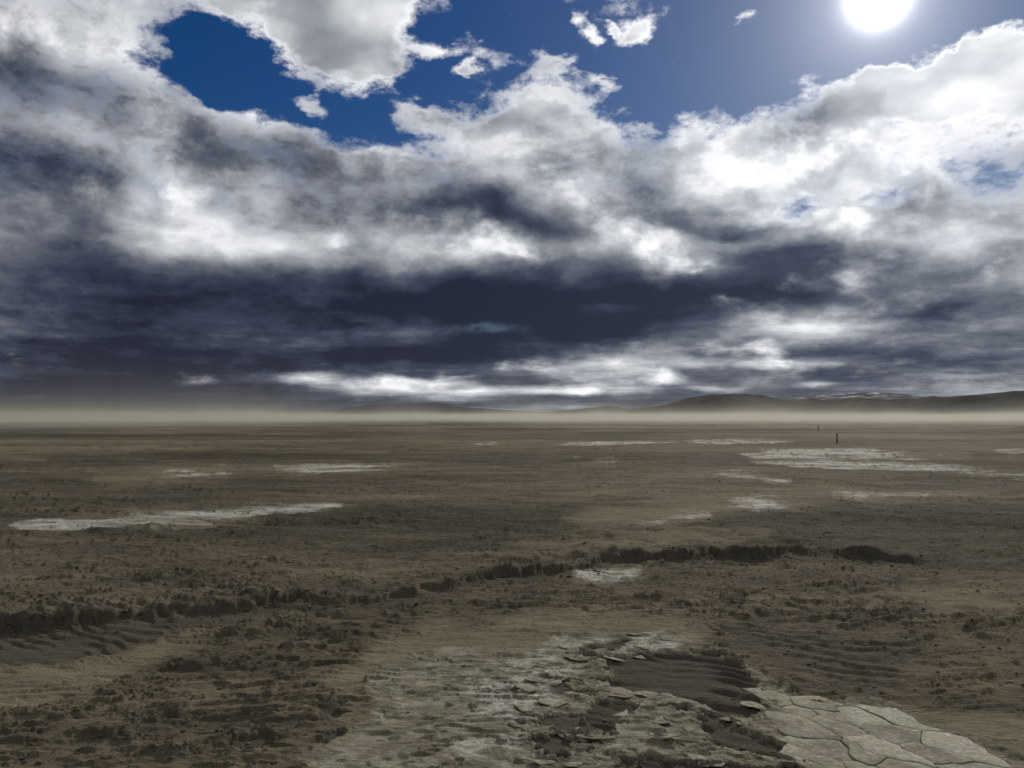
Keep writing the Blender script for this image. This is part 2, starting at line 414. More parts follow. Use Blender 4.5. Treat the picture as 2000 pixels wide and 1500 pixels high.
def relief_and_masks(x, y, cell):
    d = np.sqrt(x * x + y * y)
    px, py = survey(x, y)
    ahead = (y > 2.0) & (np.abs(x) < 1.2 * y + 2)
    px = np.where(ahead, px, -5000).astype(np.float32); py = np.where(ahead, py, 3000).astype(np.float32)
    # ragged outlines (world-space noise, in survey units so that it suits every distance)
    k = np.clip((py - HORIZON) / 300.0, 0.02, 2.5)
    w1 = fbm(x, y, 1.6, 7, 11, None, 0.66) * 17 * k
    w2 = fbm(x, y, 1.6, 7, 31, None, 0.66) * 9 * k
    far = sstep(d, 14, 40)
    w1 = w1 + far * fbm(x, y, 9.0, 6, 12, None, 0.70) * 60 * k
    w2 = w2 + far * fbm(x, y, 9.0, 6, 13, None, 0.70) * 12 * k
    sx, sy = px + w1, py + w2
    def area(polys, soft):
        m = np.zeros(x.shape, np.float32)
        for p in polys:
            m = np.maximum(m, sstep(poly_sdf(sx, sy, p), -soft, soft))
        return m
    cw = fbm(x, y, 2.6, 5, 15, None, 0.62) * 46
    crust = sstep(poly_sdf(sx + cw, sy + cw * 0.35, CRUST), -14, 14)
    broken = area([BROKEN], 16)
    pool = area(POOLS[:1] + POOLS[2:], 3.0)
    field = area(POOLS[1:2], 34)
    trough = area([TROUGH], 5.0)
    tan = area(TANS, 22)
    kk = np.clip(k, 0.02, 1)
    salt = np.zeros(x.shape, np.float32)
    for p in SALT:
        salt = np.maximum(salt, sstep(poly_sdf(sx, sy, p) / kk, -24, 14))
    white = area(WHITE, 26)
    slab = area([SLABS], 7)

    near = sstep(d, 60, 18)
    big = fbm(x, y, 22, 3, 3) * 0.05 + fbm(x, y, 5, 3, 5) * 0.022
    big *= sstep(d, 900, 60) + 0.3
    # wind-gnawed mud: clods and short ragged ledges
    t1 = fbm(x, y, 0.9, 6, 41, cell, 0.62, sx=1.8, rot=0.12)
    t2 = fbm(x, y, 0.28, 4, 47, cell, 0.66, ridge=True, sx=1.9, rot=0.10)
    patchy = 0.55 + 0.45 * sstep(fbm(x, y, 4.5, 4, 61, None, 0.6), -0.30, 0.35)
    s1, f1_ = shingle(x, y, 0.50, 200, cell, 4.5)
    s2_, f2_ = shingle(x, y, 0.19, 230, cell, 4.5, 0.14)
    s3_, f3_ = shingle(x, y, 1.7, 260, cell, 3.0, 0.07)
    s4_, f4_ = shingle(x, y, 5.0, 290, cell, 3.5, 0.05)
    rough = t1 * 0.022 + t2 * 0.012 * patchy + (s1 * 0.066 + s2_ * 0.046) * patchy
    rough = rough + s3_ * 0.085 * sstep(d, 9, 22) * patchy + s4_ * 0.16 * sstep(d, 28, 60) * sstep(d, 500, 120)
    bank = fbm(x, y, 7, 4, 71, cell, 0.55, sx=3.0, rot=0.08)
    rough = rough + sstep(d, 10, 30) * (np.maximum(bank - 0.1, 0) * 0.11) * sstep(d, 400, 90)
    smooth = np.clip(np.maximum.reduce([crust, pool, field * 0.75, trough * 0.9, tan * 0.66, salt * 0.6]), 0, 1)
    h = big + rough * (1 - smooth * 0.94)
    # clay crust: thin sheets lapping over one another, with short lips
    q = fbm(x, y, 1.0, 7, 81, cell, 0.64, sx=1.9, rot=-0.08) * 5.5
    fr = q - np.floor(q); lev = np.floor(q)
    gate = sstep(fbm(x, y, 0.5, 4, 88, None, 0.66, sx=1.6), -0.12, 0.22)
    c1, e1 = shingle(x, y, 0.30, 320, cell, 3.0, -0.05)
    c2, e2_ = shingle(x, y, 0.17, 350, cell, 2.2, -0.12)
    c1 = c1 + 0.45 * c2 * gate
    lip = lev + sstep(fr, 0.90, 1.0)
    crust_h = 0.012 + lip * 0.0035 * (0.25 + 0.75 * gate) + c1 * 0.026 + fbm(x, y, 0.5, 4, 90, cell) * 0.004
    # broken crust: islands of clay standing out of dark sand
    bn = fbm(x, y, 0.62, 7, 95, cell, 0.72, sx=1.9, rot=-0.25)
    cut = 0.26 + 0.25 * fbm(x, y, 1.8, 2, 98)
    isl = sstep(bn + cut, -0.02, 0.02)
    up = sstep(bn + cut, 0.30, 0.0)                       # rims curl up
    brk = isl * (0.014 + 0.016 * up + lip * 0.005 + c1 * 0.02)
    ch = (crust_h * (1 - broken) + brk * broken) * (1 - slab) + slab * (0.004 + t1 * 0.004)
    broken = broken * (1 - slab)
    covered = crust * (1 - pool) * (1 - broken * (1 - isl)) * (1 - 0.30 * slab)
    h = h + ch * crust * (1 - pool)
    # wind-rippled dark sand
    u = (x * math.cos(0.95) + y * math.sin(0.95)) / 0.25 + 1.1 * fbm(x, y, 1.3, 3, 101) + 0.25 * fbm(x, y, 0.3, 2, 103)
    rp = u - np.floor(u)
    rip = np.where(rp < 0.35, rp / 0.35, (1 - rp) / 0.65)
    rip = rip * rip * (3 - 2 * rip)
    ramp_ = 0.25 + 0.75 * sstep(fbm(x, y, 1.0, 3, 107), -0.35, 0.35)
    sand = np.maximum(np.maximum(pool, trough * 0.7), field * 0.8)
    h = h - np.maximum(pool, trough * 0.7) * 0.03 + sand * rip * 0.042 * ramp_ * near + sand * t1 * 0.006
    # the bank: the far side stands higher, its ragged face looks at us
    edge = line_y(px + w1 * 0.9, SCARP)
    s = (edge - (py + w2 * 0.8)) / np.maximum(k, 0.3)      # > 0 beyond the edge
    amp = np.interp(px, [-300, 0, 250, 700, 1000, 1300, 1700, 1850, 2000], [0.13, 0.13, 0.11, 0.07, 0.11, 0.16, 0.15, 0.04, 0.0])
    amp = amp * (0.90 + 0.4 * fbm(x, y, 1.0, 4, 113, None, 0.6))
    lipn = np.maximum(fbm(x, y, 0.45, 5, 117, cell, 0.66, sx=1.8), -0.3)
    step_ = sstep(s, -2.6, 0.6)
    fall = sstep(s, 130, 20)
    h = h + amp * step_ * (fall * 0.8 + 0.2) + amp * 0.7 * lipn * sstep(np.abs(s - 1), 16, 0)
    # tyre-worn second bank at lower left
    e2 = line_y(px + w1, [(-300, 1420), (0, 1392), (120, 1372), (250, 1330), (420, 1312), (560, 1308), (700, 1290), (900, 1270)])
    s2 = (e2 - (py + w2)) / np.maximum(k, 0.3)
    a2 = np.interp(px, [-300, 0, 420, 560, 700, 900], [0.05, 0.05, 0.06, 0.05, 0.03, 0.0])
    h = h - a2 * sstep(s2, -6, 2) * sstep(s2, 90, 10)
    h = h * sstep(d, 6000, 1500)
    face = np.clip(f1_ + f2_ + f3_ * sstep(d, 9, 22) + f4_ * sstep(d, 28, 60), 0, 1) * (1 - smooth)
    dark = np.clip(np.maximum(pool, trough * 0.85) + field * 0.55 + (1 - smooth) * 0.45 * sstep(t1, 0.15, -0.5) + broken * crust * (1 - isl) * 0.9, 0, 1)  # real dark sand, plus shade painted into hollows of the rough mud
    dark = np.maximum(dark, 0.6 * face)  # steep ledge faces darkened: their shade is painted into the colour
    covered = covered * (1 - 0.8 * np.maximum(e1, e2_ * gate) * crust)  # clay colour thinned on steep lips, painting in their shade
    dark = np.maximum(dark, 0.8 * sstep(np.abs(s + 1), 10, 2) * sstep(amp, 0.03, 0.1))  # dark band along the bank face: its shade put into the colour
    # salt breaks up towards its rims and along cracks
    cr_n = np.abs(fbm(x, y, 1.6 + 0 * x, 4, 141, None, 0.6, sx=2.2))
    crk = sstep(cr_n * np.ones_like(x), 0.03, 0.10)
    spl = fbm(x, y, 6.0, 7, 151, None, 0.74, sx=2.2) * 0.65
    saltm = sstep(salt + spl * 1.05, 0.40, 1.15) * (salt > 0.02) * (0.30 + 0.70 * crk) * (1 - 0.8 * f1_) * (1 - 0.7 * f3_)
    lt = (np.sin(lev * 12.9898 + np.floor(bn * 2) * 4.1) * 43758.5453) % 1.0     # every sheet its own shade
    wm = white * (0.25 + 0.75 * lt) * covered
    tone = fbm(x, y, 14, 6, 131, None, 0.66, sx=2.5, rot=0.05) * 0.6 + fbm(x, y, 160, 5, 137, None, 0.65, sx=2.0) * 0.7 * sstep(d, 30, 150)
    tone = tone * (1 - covered) + (lt - 0.5) * covered
    dark = np.maximum(dark, slab * 0.12)
    dark = np.maximum(dark, (1 - crk) * 0.9 * sstep(salt, 0.4, 0.8))
    tan = np.maximum(tan, 0.5 * sstep(salt, 0.05, 0.5))
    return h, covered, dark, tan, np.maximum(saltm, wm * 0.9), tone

def make_ground():
    v = np.concatenate([np.linspace(1000, 12, 660), 12 * (0.19 / 12) ** np.linspace(0.02, 1, 64)])
    r = H * F / v                                          # 3.9 m ... 20 km
    r = np.concatenate([np.linspace(0.4, 3.6, 9), r])
    fine = np.linspace(-41, 41, 1090)
    th = np.concatenate([fine, np.linspace(41, 319, 72)[1:-1]])
    th = np.radians(th).astype(np.float64)
    nr, nth = len(r), len(th)
    RR, TT = np.meshgrid(r, th, indexing='ij')
    x = (RR * np.sin(TT)).ravel(); y = (RR * np.cos(TT)).ravel()
    cell = np.gradient(r)
    cell = np.repeat(np.abs(cell), nth)
    coarse = np.where(np.abs(np.where(TT > math.pi, TT - 2 * math.pi, TT)) > R(41.2), 0.08 * RR, 0).ravel()
    cell = np.maximum(cell, coarse).astype(np.float32)
    h, crust, dark, tan, salt, tone = relief_and_masks(x, y, cell)
    co = np.stack([x, y, h], 1).astype(np.float32)
    co = np.concatenate([co, [[0, 0, 0]]]).astype(np.float32)
    i = np.arange(nr - 1)[:, None]; j = np.arange(nth)[None, :]; j2 = (j + 1) % nth
    quads = np.stack([i * nth + j, (i + 1) * nth + j, (i + 1) * nth + j2, i * nth + j2], -1).reshape(-1, 4)[:, ::-1]
    jj = np.arange(nth)
    tris = np.stack([np.full(nth, nr * nth), (jj + 1) % nth, jj], 1)
    me = bpy.data.meshes.new('ground')
    nv, nq, nt_ = len(co), len(quads), len(tris)
    me.vertices.add(nv); me.vertices.foreach_set('co', co.ravel())
    me.loops.add(nq * 4 + nt_ * 3)
    me.loops.foreach_set('vertex_index', np.concatenate([quads.ravel(), tris.ravel()]).astype(np.int32))
    me.polygons.add(nq + nt_)
    me.polygons.foreach_set('loop_start', np.concatenate([np.arange(nq) * 4, nq * 4 + np.arange(nt_) * 3]).astype(np.int32))
    me.polygons.foreach_set('use_smooth', np.ones(nq + nt_, bool))
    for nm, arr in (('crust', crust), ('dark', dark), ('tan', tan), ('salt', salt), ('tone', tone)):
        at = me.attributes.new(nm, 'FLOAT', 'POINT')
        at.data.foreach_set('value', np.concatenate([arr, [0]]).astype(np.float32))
    me.update(calc_edges=True); me.validate()
    o = bpy.data.objects.new('ground', me)
    col.objects.link(o)
    o['kind'] = 'structure'
    return o

def attr(nt, name):
    a = nt.n('ShaderNodeAttribute', attribute_name=name)
    return a.outputs['Fac']

def finish(nt, colr, rough=0.95, bump=None, spec=0.0):
    b = nt.n('ShaderNodeBsdfPrincipled')
    nt.put(b.inputs['Base Color'], colr)
    nt.put(b.inputs['Roughness'], rough)
    b.inputs['Specular IOR Level'].default_value = spec
    if bump is not None:
        nt.put(b.inputs['Normal'], bump)
    o = nt.n('ShaderNodeOutputMaterial')
    nt.t.links.new(b.outputs[0], o.inputs['Surface'])

def new_mat(name):
    m = bpy.data.materials.new(name)
    m.use_nodes = True
    return m, NT(m.node_tree)

def bump(nt, hgt, dist, strength=1.0, normal=None):
    b = nt.n('ShaderNodeBump')
    b.inputs['Strength'].default_value = strength
    b.inputs['Distance'].default_value = dist
    nt.put(b.inputs['Height'], hgt)
    if normal is not None:
        nt.put(b.inputs['Normal'], normal)
    return b.outputs[0]

MUDD = (0.023, 0.0205, 0.016); MUD = (0.059, 0.0505, 0.036); MUD2 = (0.097, 0.082, 0.057); SANDD = (0.050, 0.0445, 0.036)
TANC = (0.134, 0.115, 0.079); CLAY = (0.215, 0.203, 0.156); CLAY2 = (0.108, 0.098, 0.072); SALTC = (0.40, 0.39, 0.355)

mg, g = new_mat('playa mud')
P = g.n('ShaderNodeTexCoord').outputs['Object']
Ps = g.vm('MULTIPLY', P, (0.45, 1.0, 1.0))
n1 = g.noise(Ps, 0.55, 11, 0.76)
n2 = g.noise(Ps, 14.0, 6, 0.68)
n3 = g.noise(P, 95.0, 3, 0.6)
n4 = g.noise(Ps, 36.0, 5, 0.72)
tone = attr(g, 'tone')
mt = g.add(n1, g.mul(tone, 0.40))
c = g.ramp(mt, [(0.20, MUDD), (0.44, MUD), (0.62, MUD2), (0.85, TANC)])
c = g.mix(g.step(n2, 0.46, 0.74, 0.0, 0.5), c, TANC)
c = g.mix(g.step(n2, 0.48, 0.30, 0.0, 0.75), c, MUDD)
c = g.mix(g.step(n4, 0.44, 0.30, 0.0, 0.8), c, MUDD)  # both dark mixes follow bump hollows: pit shade painted as colour
c = g.mix(g.mul(attr(g, 'tan'), g.step(n1, 0.25, 0.6, 0.55, 0.95)), c, TANC)
c = g.mix(g.mul(attr(g, 'dark'), 0.92), c, SANDD)  # dark sand; also carries the painted shade of ledges, bank and hollows
k1 = g.noise(P, 3.0, 6, 0.65); k2 = g.noise(P, 22.0, 6, 0.7)
cc = g.mix(g.step(g.add(k1, g.mul(tone, 0.30)), 0.28, 0.78), CLAY2, CLAY)
cc = g.mix(g.step(k2, 0.50, 0.32, 0.0, 0.55), cc, (0.085, 0.071, 0.050))
c = g.mix(attr(g, 'crust'), c, cc)
sn = g.mul(attr(g, 'salt'), g.mul(g.step(g.madd(g.sub(k1, n1), attr(g, 'crust'), n1), 0.36, 0.60, 0.12, 1.0), g.step(k2, 0.36, 0.62, 0.35, 1.0)))
c = g.mix(sn, c, SALTC)
val = g.madd(g.sub(n3, 0.5), 0.7, 1.0)
c = g.vm('SCALE', c, scale=val)
bh = g.madd(n2, 1.0, g.madd(n4, 0.6, g.mul(n3, 0.3)))
nb = bump(g, g.noise(Ps, 1.6, 7, 0.62), 0.26, 0.8)
finish(g, c, 0.95, bump(g, bh, 0.034, 1.0, nb), 0.010)

ground = make_ground()
ground.data.materials.append(mg)

# ------------------------------------------------------------------ hills round the flat
def ridge(name, crest, dist, depth, seed, mat, rough=0.06, rows=44, step=3.0):
    """crest: (photograph column, row) of the skyline; a long hill with a front and a back slope"""
    C = np.array(crest, np.float64)
    n = int((C[-1, 0] - C[0, 0]) / step)
    px = np.linspace(C[0, 0], C[-1, 0], n)
    top = np.interp(px, C[:, 0], C[:, 1])
    az_, el_ = zip(*[azel(a, b) for a, b in zip(px, top)])
    az_ = np.radians(az_); el_ = np.radians(el_)
    dd = dist * (1 + 0.05 * np.sin(px / 260.0 + seed))
    hc = np.maximum(H + np.tan(el_) * dd, 0.5)
    t = np.linspace(-0.5, 0.62, rows)
    T, A_ = np.meshgrid(t, az_, indexing='ij')
    DD = np.broadcast_to(dd, T.shape) + T * depth
    X = DD * np.sin(A_); Y = DD * np.cos(A_)
    prof = np.clip(1 - np.abs(T) / np.where(T < 0, 0.5, 0.62), 0, 1) ** 0.8
    prof = prof * prof * (3 - 2 * prof) * 0.5 + prof * 0.5
    g1 = fbm(X.ravel(), Y.ravel(), depth * 0.45, 6, seed, None, 0.55, ridge=True).reshape(T.shape)
    sl = np.clip(np.abs(T) / 0.25, 0, 1)
    Z = np.broadcast_to(hc, T.shape) * (prof + rough * 2.2 * (g1 - 0.35) * sl * prof) + rough * 0.35 * hc * g1 * prof * 0.3 - 2.0 * (1 - prof)
    verts = np.stack([X, Y, Z], -1).reshape(-1, 3)
    m = len(az_)
    i = np.arange(rows - 1)[:, None]; j = np.arange(m - 1)[None, :]
    q_ = np.stack([i * m + j, i * m + j + 1, (i + 1) * m + j + 1, (i + 1) * m + j], -1).reshape(-1, 4)
    me = bpy.data.meshes.new(name)
    me.from_pydata(verts.tolist(), [], q_.tolist())
    me.polygons.foreach_set('use_smooth', np.ones(len(q_), bool))
    me.materials.append(mat)
    o = bpy.data.objects.new(name, me)
    col.objects.link(o)
    o['kind'] = 'structure'
    return o

mh, nt = new_mat('hill rock')
P = nt.n('ShaderNodeTexCoord').outputs['Object']
n1 = nt.noise(P, 0.006, 6, 0.6)
c = nt.mix(nt.step(n1, 0.38, 0.62), (0.012, 0.0125, 0.014), (0.040, 0.037, 0.034))
finish(nt, c, 0.95, bump(nt, nt.noise(P, 0.02, 5, 0.6), 12.0, 0.6))

ms, nt = new_mat('snow-streaked mountain')
P = nt.n('ShaderNodeTexCoord').outputs['Object']
n1 = nt.noise(nt.vm('MULTIPLY', P, (1, 1, 5.0)), 0.0045, 6, 0.66)
pz = nt.sep(P)[2]
f = nt.mul(nt.step(n1, 0.50, 0.58), nt.step(pz, 150.0, 330.0))
c = nt.mix(f, (0.035, 0.036, 0.040), (0.34, 0.36, 0.40))
finish(nt, c, 0.9, bump(nt, n1, 30.0, 0.5))

ridge('hills', [(1010, 812), (1090, 803), (1150, 797), (1190, 793), (1225, 799), (1285, 794), (1320, 784), (1345, 777), (1390, 771), (1450, 770), (1490, 772), (1515, 779), (1545, 783), (1590, 779), (1615, 782),
                (1650, 780), (1700, 778), (1740, 781), (1790, 780), (1820, 774), (1850, 776), (1900, 772), (1950, 767), (2000, 764), (2100, 762), (2250, 770), (2450, 760), (2700, 775), (3000, 790), (3200, 812)],
      5200, 800, 5, mh, 0.10)
ridge('snow_mountain', [(1380, 812), (1480, 788), (1540, 777), (1590, 773), (1640, 768), (1700, 766), (1760, 769), (1800, 775), (1850, 776), (1950, 790), (2050, 812)], 12500, 5200, 23, ms, 0.05, 60)
ridge('plateau', [(-1500, 806), (-900, 796), (-400, 792), (0, 791), (150, 793), (320, 795), (480, 797), (650, 799), (760, 803), (900, 806), (1000, 812)], 13000, 3500, 31, mh, 0.04)
ridge('mesa', [(560, 812), (660, 799), (705, 793), (730, 789), (790, 787), (850, 785), (868, 787), (890, 794), (960, 799), (1080, 806), (1180, 812)], 10500, 2600, 37, ms, 0.04)

# ------------------------------------------------------------------ cracked crust: single plates and curled flakes
def heights(pts):
    a = np.array(pts, np.float64)
    r_ = np.hypot(a[:, 0], a[:, 1])
    return relief_and_masks(a[:, 0], a[:, 1], np.full(len(a), 0.02, np.float32))[0]

def clip_poly(poly, nx, ny, d):
    outp = []
    for i in range(len(poly)):
        a, b = poly[i], poly[(i + 1) % len(poly)]
        da, db = a[0] * nx + a[1] * ny - d, b[0] * nx + b[1] * ny - d
        if da <= 0:
            outp.append(a)
        if (da < 0) != (db < 0) and da != db:
            t = da / (da - db)
            outp.append((a[0] + (b[0] - a[0]) * t, a[1] + (b[1] - a[1]) * t))
    return outp

def inside(pt, poly):
    x, y = pt; r = False
    for i in range(len(poly)):
        (ax, ay), (bx, by) = poly[i], poly[(i + 1) % len(poly)]
        if (ay > y) != (by > y) and x < (bx - ax) * (y - ay) / (by - ay) + ax:
            r = not r
    return r

def cells(region, spacing, stretch, rot, rng, drop=0.0):
    """Voronoi cells of jittered sites inside a region (world xy), elongated along rot"""
    c, s = math.cos(rot), math.sin(rot)
    f = lambda p: ((c * p[0] + s * p[1]) / stretch, -s * p[0] + c * p[1])
    g_ = lambda p: (c * p[0] * stretch - s * p[1], s * p[0] * stretch + c * p[1])
    loc = [f(p) for p in region]
    xs, ys = [p[0] for p in loc], [p[1] for p in loc]
    sites = []
    y = min(ys) - spacing
    row = 0
    while y < max(ys) + spacing:
        x = min(xs) - spacing + (row % 2) * spacing / 2
        while x < max(xs) + spacing:
            if rng.random() >= drop: sites.append((x + rng.uniform(-.5, .5) * spacing, y + rng.uniform(-.5, .5) * spacing))
            x += spacing
        y += spacing * 0.9; row += 1
    res = []
    for p in sites:
        if not inside(g_(p), region):
            continue
        poly = [(p[0] - 2 * spacing, p[1] - 2 * spacing), (p[0] + 2 * spacing, p[1] - 2 * spacing), (p[0] + 2 * spacing, p[1] + 2 * spacing), (p[0] - 2 * spacing, p[1] + 2 * spacing)]
        for o in sites:
            ex, ey = o[0] - p[0], o[1] - p[1]
            if 0 < ex * ex + ey * ey < (3.2 * spacing) ** 2:
                poly = clip_poly(poly, ex, ey, (o[0] ** 2 + o[1] ** 2 - p[0] ** 2 - p[1] ** 2) / 2)
        if len(poly) > 2:
            res.append([g_(v) for v in poly])
    return res

def plate_outline(poly, gap, jag, rng):
    cx = sum(p[0] for p in poly) / len(poly); cy = sum(p[1] for p in poly) / len(poly)
    size = sum(math.hypot(p[0] - cx, p[1] - cy) for p in poly) / len(poly)
    pts = []
    for i in range(len(poly)):
        a, b = poly[i], poly[(i + 1) % len(poly)]
        L = math.hypot(b[0] - a[0], b[1] - a[1])
        n = max(1, int(L / 0.045))
        for k_ in range(n):
            t = k_ / n
            x, y = a[0] + (b[0] - a[0]) * t, a[1] + (b[1] - a[1]) * t
            dx_, dy_ = cx - x, cy - y
            dl = math.hypot(dx_, dy_) + 1e-6
            sh_ = gap * rng.uniform(0.5, 1.5) + (jag * rng.random() if k_ else jag * 0.8)
            sh_ = min(sh_, dl * 0.6)
            pts.append((x + dx_ / dl * sh_, y + dy_ / dl * sh_))
    return pts, (cx, cy), size

def warp(o):
    pts, c0, size = o
    a = np.array(pts)
    wx_ = fbm(a[:, 0], a[:, 1], 0.45, 4, 501, None, 0.6) * 0.055
    wy_ = fbm(a[:, 0], a[:, 1], 0.45, 4, 511, None, 0.6) * 0.055
    pts = [(p[0] + float(i), p[1] + float(j)) for p, i, j in zip(pts, wx_, wy_)]
    return pts, (sum(p[0] for p in pts) / len(pts), sum(p[1] for p in pts) / len(pts)), size

def build_plates(name, polys, mats, rng, thick, curl, gap, jag, lift, tilt, skirt=0.02):
    outl = [warp(plate_outline(p, gap, jag, rng)) for p in polys]
    flat = [c_ for o in outl for c_ in [o[1]]]
    hz = heights(flat) if flat else []
    res = []
    for (pts, (cx, cy), size), z0 in zip(outl, hz):
        n = len(pts)
        if n < 5:
            continue
        tx, ty = rng.uniform(-tilt, tilt), rng.uniform(-tilt, tilt)
        ph = rng.uniform(0, 6.28); cu = curl * rng.uniform(0.2, 1.3); th = thick * rng.uniform(0.7, 1.4)
        vs = []
        for ring in range(4):
            for i, (x, y) in enumerate(pts):
                X, Y = x - cx, y - cy
                a = math.atan2(Y, X)
                e = cu * (0.55 + 0.45 * math.sin(a * 2 + ph)) + rng.uniform(-1, 1) * 0.0015
                if ring == 0: k_, z = 0.985, (th + e - skirt)
                elif ring == 1: k_, z = 1.0, th + e - 0.003
                elif ring == 2: k_, z = 0.965, th + e
                else: k_, z = 0.55, th + e * 0.25 + rng.uniform(-1, 1) * 0.0015
                vs.append((X * k_, Y * k_, z + lift + X * k_ * tx + Y * k_ * ty))
        vs.append((0, 0, th + lift))
        fs = []
        for ring in range(3):
            for i in range(n):
                j = (i + 1) % n
                fs.append((ring * n + i, ring * n + j, (ring + 1) * n + j, (ring + 1) * n + i))
        for i in range(n):
            fs.append((3 * n + i, 3 * n + (i + 1) % n, 4 * n))
        me = bpy.data.meshes.new(name)
        me.from_pydata(vs, [], fs)
        me.update()
        if sum(p.normal.z for p in me.polygons) < 0:
            me.flip_normals()
        me.polygons.foreach_set('use_smooth', [False] * n + [True] * (len(fs) - n))
        me.materials.append(rng.choice(mats))
        o = bpy.data.objects.new(name, me)
        col.objects.link(o)
        o.location = (cx, cy, float(z0))
        o.parent = ground
        res.append(o)
    return res

def clay_mat(name, a, b, white):
    m, n_ = new_mat(name)
    P_ = n_.n('ShaderNodeNewGeometry').outputs['Position']
    k1 = n_.noise(P_, 3.0, 6, 0.65); k2 = n_.noise(P_, 22.0, 6, 0.7); k3 = n_.noise(P_, 110.0, 3, 0.6)
    cc_ = n_.mix(n_.step(k1, 0.3, 0.7), a, b)
    cc_ = n_.mix(n_.step(k2, 0.45, 0.7, 0.0, white), cc_, SALTC)
    cc_ = n_.mix(n_.step(k2, 0.48, 0.30, 0.0, 0.55), cc_, TANC)
    cc_ = n_.vm('SCALE', cc_, scale=n_.madd(n_.sub(k3, 0.5), 0.6, 1.0))
    finish(n_, cc_, 0.95, bump(n_, n_.madd(k3, 0.4, k2), 0.02, 0.8))
    return m
clay_a = clay_mat('grey clay crust', CLAY2, CLAY, 0.35)
clay_b = clay_mat('whitened clay crust', CLAY, (0.23, 0.218, 0.172), 0.6)
clay_c = clay_mat('dusty clay crust', CLAY2, (0.14, 0.122, 0.086), 0.2)

rng = random.Random(21)
world_poly = lambda pl: [ground_at(a, b) for a, b in pl]
slabs = cells(world_poly(SLABS), 0.25, 1.7, -1.0, rng, 0.2)
build_plates('crust_plate', slabs, [clay_a, clay_a, clay_a, clay_b], rng, 0.009, 0.004, 0.001, 0.005, 0.003, 0.008, 0.035)
frag = cells(world_poly([(1040, 1250), (1300, 1232), (1470, 1310), (1520, 1400), (1600, 1470), (1600, 1600), (1000, 1600), (1010, 1400)]), 0.15, 1.9, -0.5, rng)
pools_w = [world_poly(p) for p in POOLS]
keep = []
for p in frag:
    c0 = (sum(v[0] for v in p) / len(p), sum(v[1] for v in p) / len(p))
    if not any(inside(c0, w_) for w_ in pools_w) and rng.random() < 0.3:
        keep.append([(c0[0] + (v[0] - c0[0]) * 0.9, c0[1] + (v[1] - c0[1]) * 0.9) for v in p])
build_plates('crust_flake', keep[:150], [clay_a, clay_a, clay_c], rng, 0.003, 0.012, 0.003, 0.03, 0.010, 0.04, 0.006)

# ------------------------------------------------------------------ loose clods on the mud
def make_clods(n):
    r_ = np.random.default_rng(4)
    d_ = 4.5 * np.exp(r_.random(n) * math.log(48 / 4.5))
    a_ = np.radians(r_.uniform(-41, 41, n))
    x, y = d_ * np.sin(a_), d_ * np.cos(a_)
    # a share of them lies along the foot of the bank
    m = n // 10
    bx = r_.uniform(-50, 1850, m)
    by = np.interp(bx, [p[0] for p in SCARP], [p[1] for p in SCARP]) + r_.normal(0, 9, m) + 4
    gp = np.array([ground_at(a, b) for a, b in zip(bx, by)])
    x[:m], y[:m] = gp[:, 0], gp[:, 1]
    d_ = np.hypot(x, y)
    h_, cr_, dk_, tn_, sl_, _ = relief_and_masks(x, y, np.maximum(d_ * d_ / (H * F) * 1.5, 0.015).astype(np.float32))
    cl_ = fbm(x, y, 2.5, 3, 401) + 0.25
    ok = (cr_ < 0.4) & (cl_ > r_.uniform(-0.5, 0.7, n)) & (tn_ < 0.6)
    ok[:m] = True
    x, y, h_, d_ = x[ok], y[ok], h_[ok], d_[ok]
    n = len(x)
    import bmesh
    bm = bmesh.new(); bmesh.ops.create_icosphere(bm, subdivisions=1, radius=1)
    base = np.array([v.co[:] for v in bm.verts]); tri = np.array([[v.index for v in f_.verts] for f_ in bm.faces]); bm.free()
    size = 0.004 + 0.012 * r_.random(n) ** 3 + 0.0005 * np.minimum(d_, 30)
    V = base[None] * (1 + 0.35 * r_.standard_normal((n, len(base), 1)).clip(-1, 1))
    sc_ = np.stack([size * r_.uniform(1.0, 2.2, n), size * r_.uniform(0.8, 1.5, n), size * r_.uniform(0.4, 0.9, n)], -1)
    V = V * sc_[:, None]
    an = r_.uniform(-0.6, 0.6, n)[:, None]
    X = V[..., 0] * np.cos(an) - V[..., 1] * np.sin(an) + x[:, None]
    Y = V[..., 0] * np.sin(an) + V[..., 1] * np.cos(an) + y[:, None]
    Z = V[..., 2] + (h_ + size * 0.15)[:, None]
    vv = np.stack([X, Y, Z], -1).reshape(-1, 3).astype(np.float32)
    ff = (tri[None] + (np.arange(n) * len(base))[:, None, None]).reshape(-1, 3)
    me = bpy.data.meshes.new('mud_clods')
    me.vertices.add(len(vv)); me.vertices.foreach_set('co', vv.ravel())
    me.loops.add(ff.size); me.loops.foreach_set('vertex_index', ff.ravel().astype(np.int32))
    me.polygons.add(len(ff)); me.polygons.foreach_set('loop_start', (np.arange(len(ff)) * 3).astype(np.int32))
    me.polygons.foreach_set('use_smooth', np.ones(len(ff), bool))
    me.update(calc_edges=True)
    o = bpy.data.objects.new('mud_clods', me); col.objects.link(o)
    o['kind'] = 'stuff'; o['label'] = 'small dry brown mud clods strewn over the flat'; o['category'] = 'mud clods'
    return o
mc, nt = new_mat('mud clod')
P_ = nt.n('ShaderNodeTexCoord').outputs['Object']
k1 = nt.noise(P_, 1.7, 4, 0.6); k2 = nt.noise(P_, 40.0, 4, 0.65)
c = nt.mix(nt.step(k1, 0.35, 0.65), SANDD, MUD2)
finish(nt, nt.vm('SCALE', c, scale=nt.madd(k2, 0.8, 0.6)), 0.95, bump(nt, k2, 0.01, 0.7))
make_clods(6000).data.materials.append(mc)

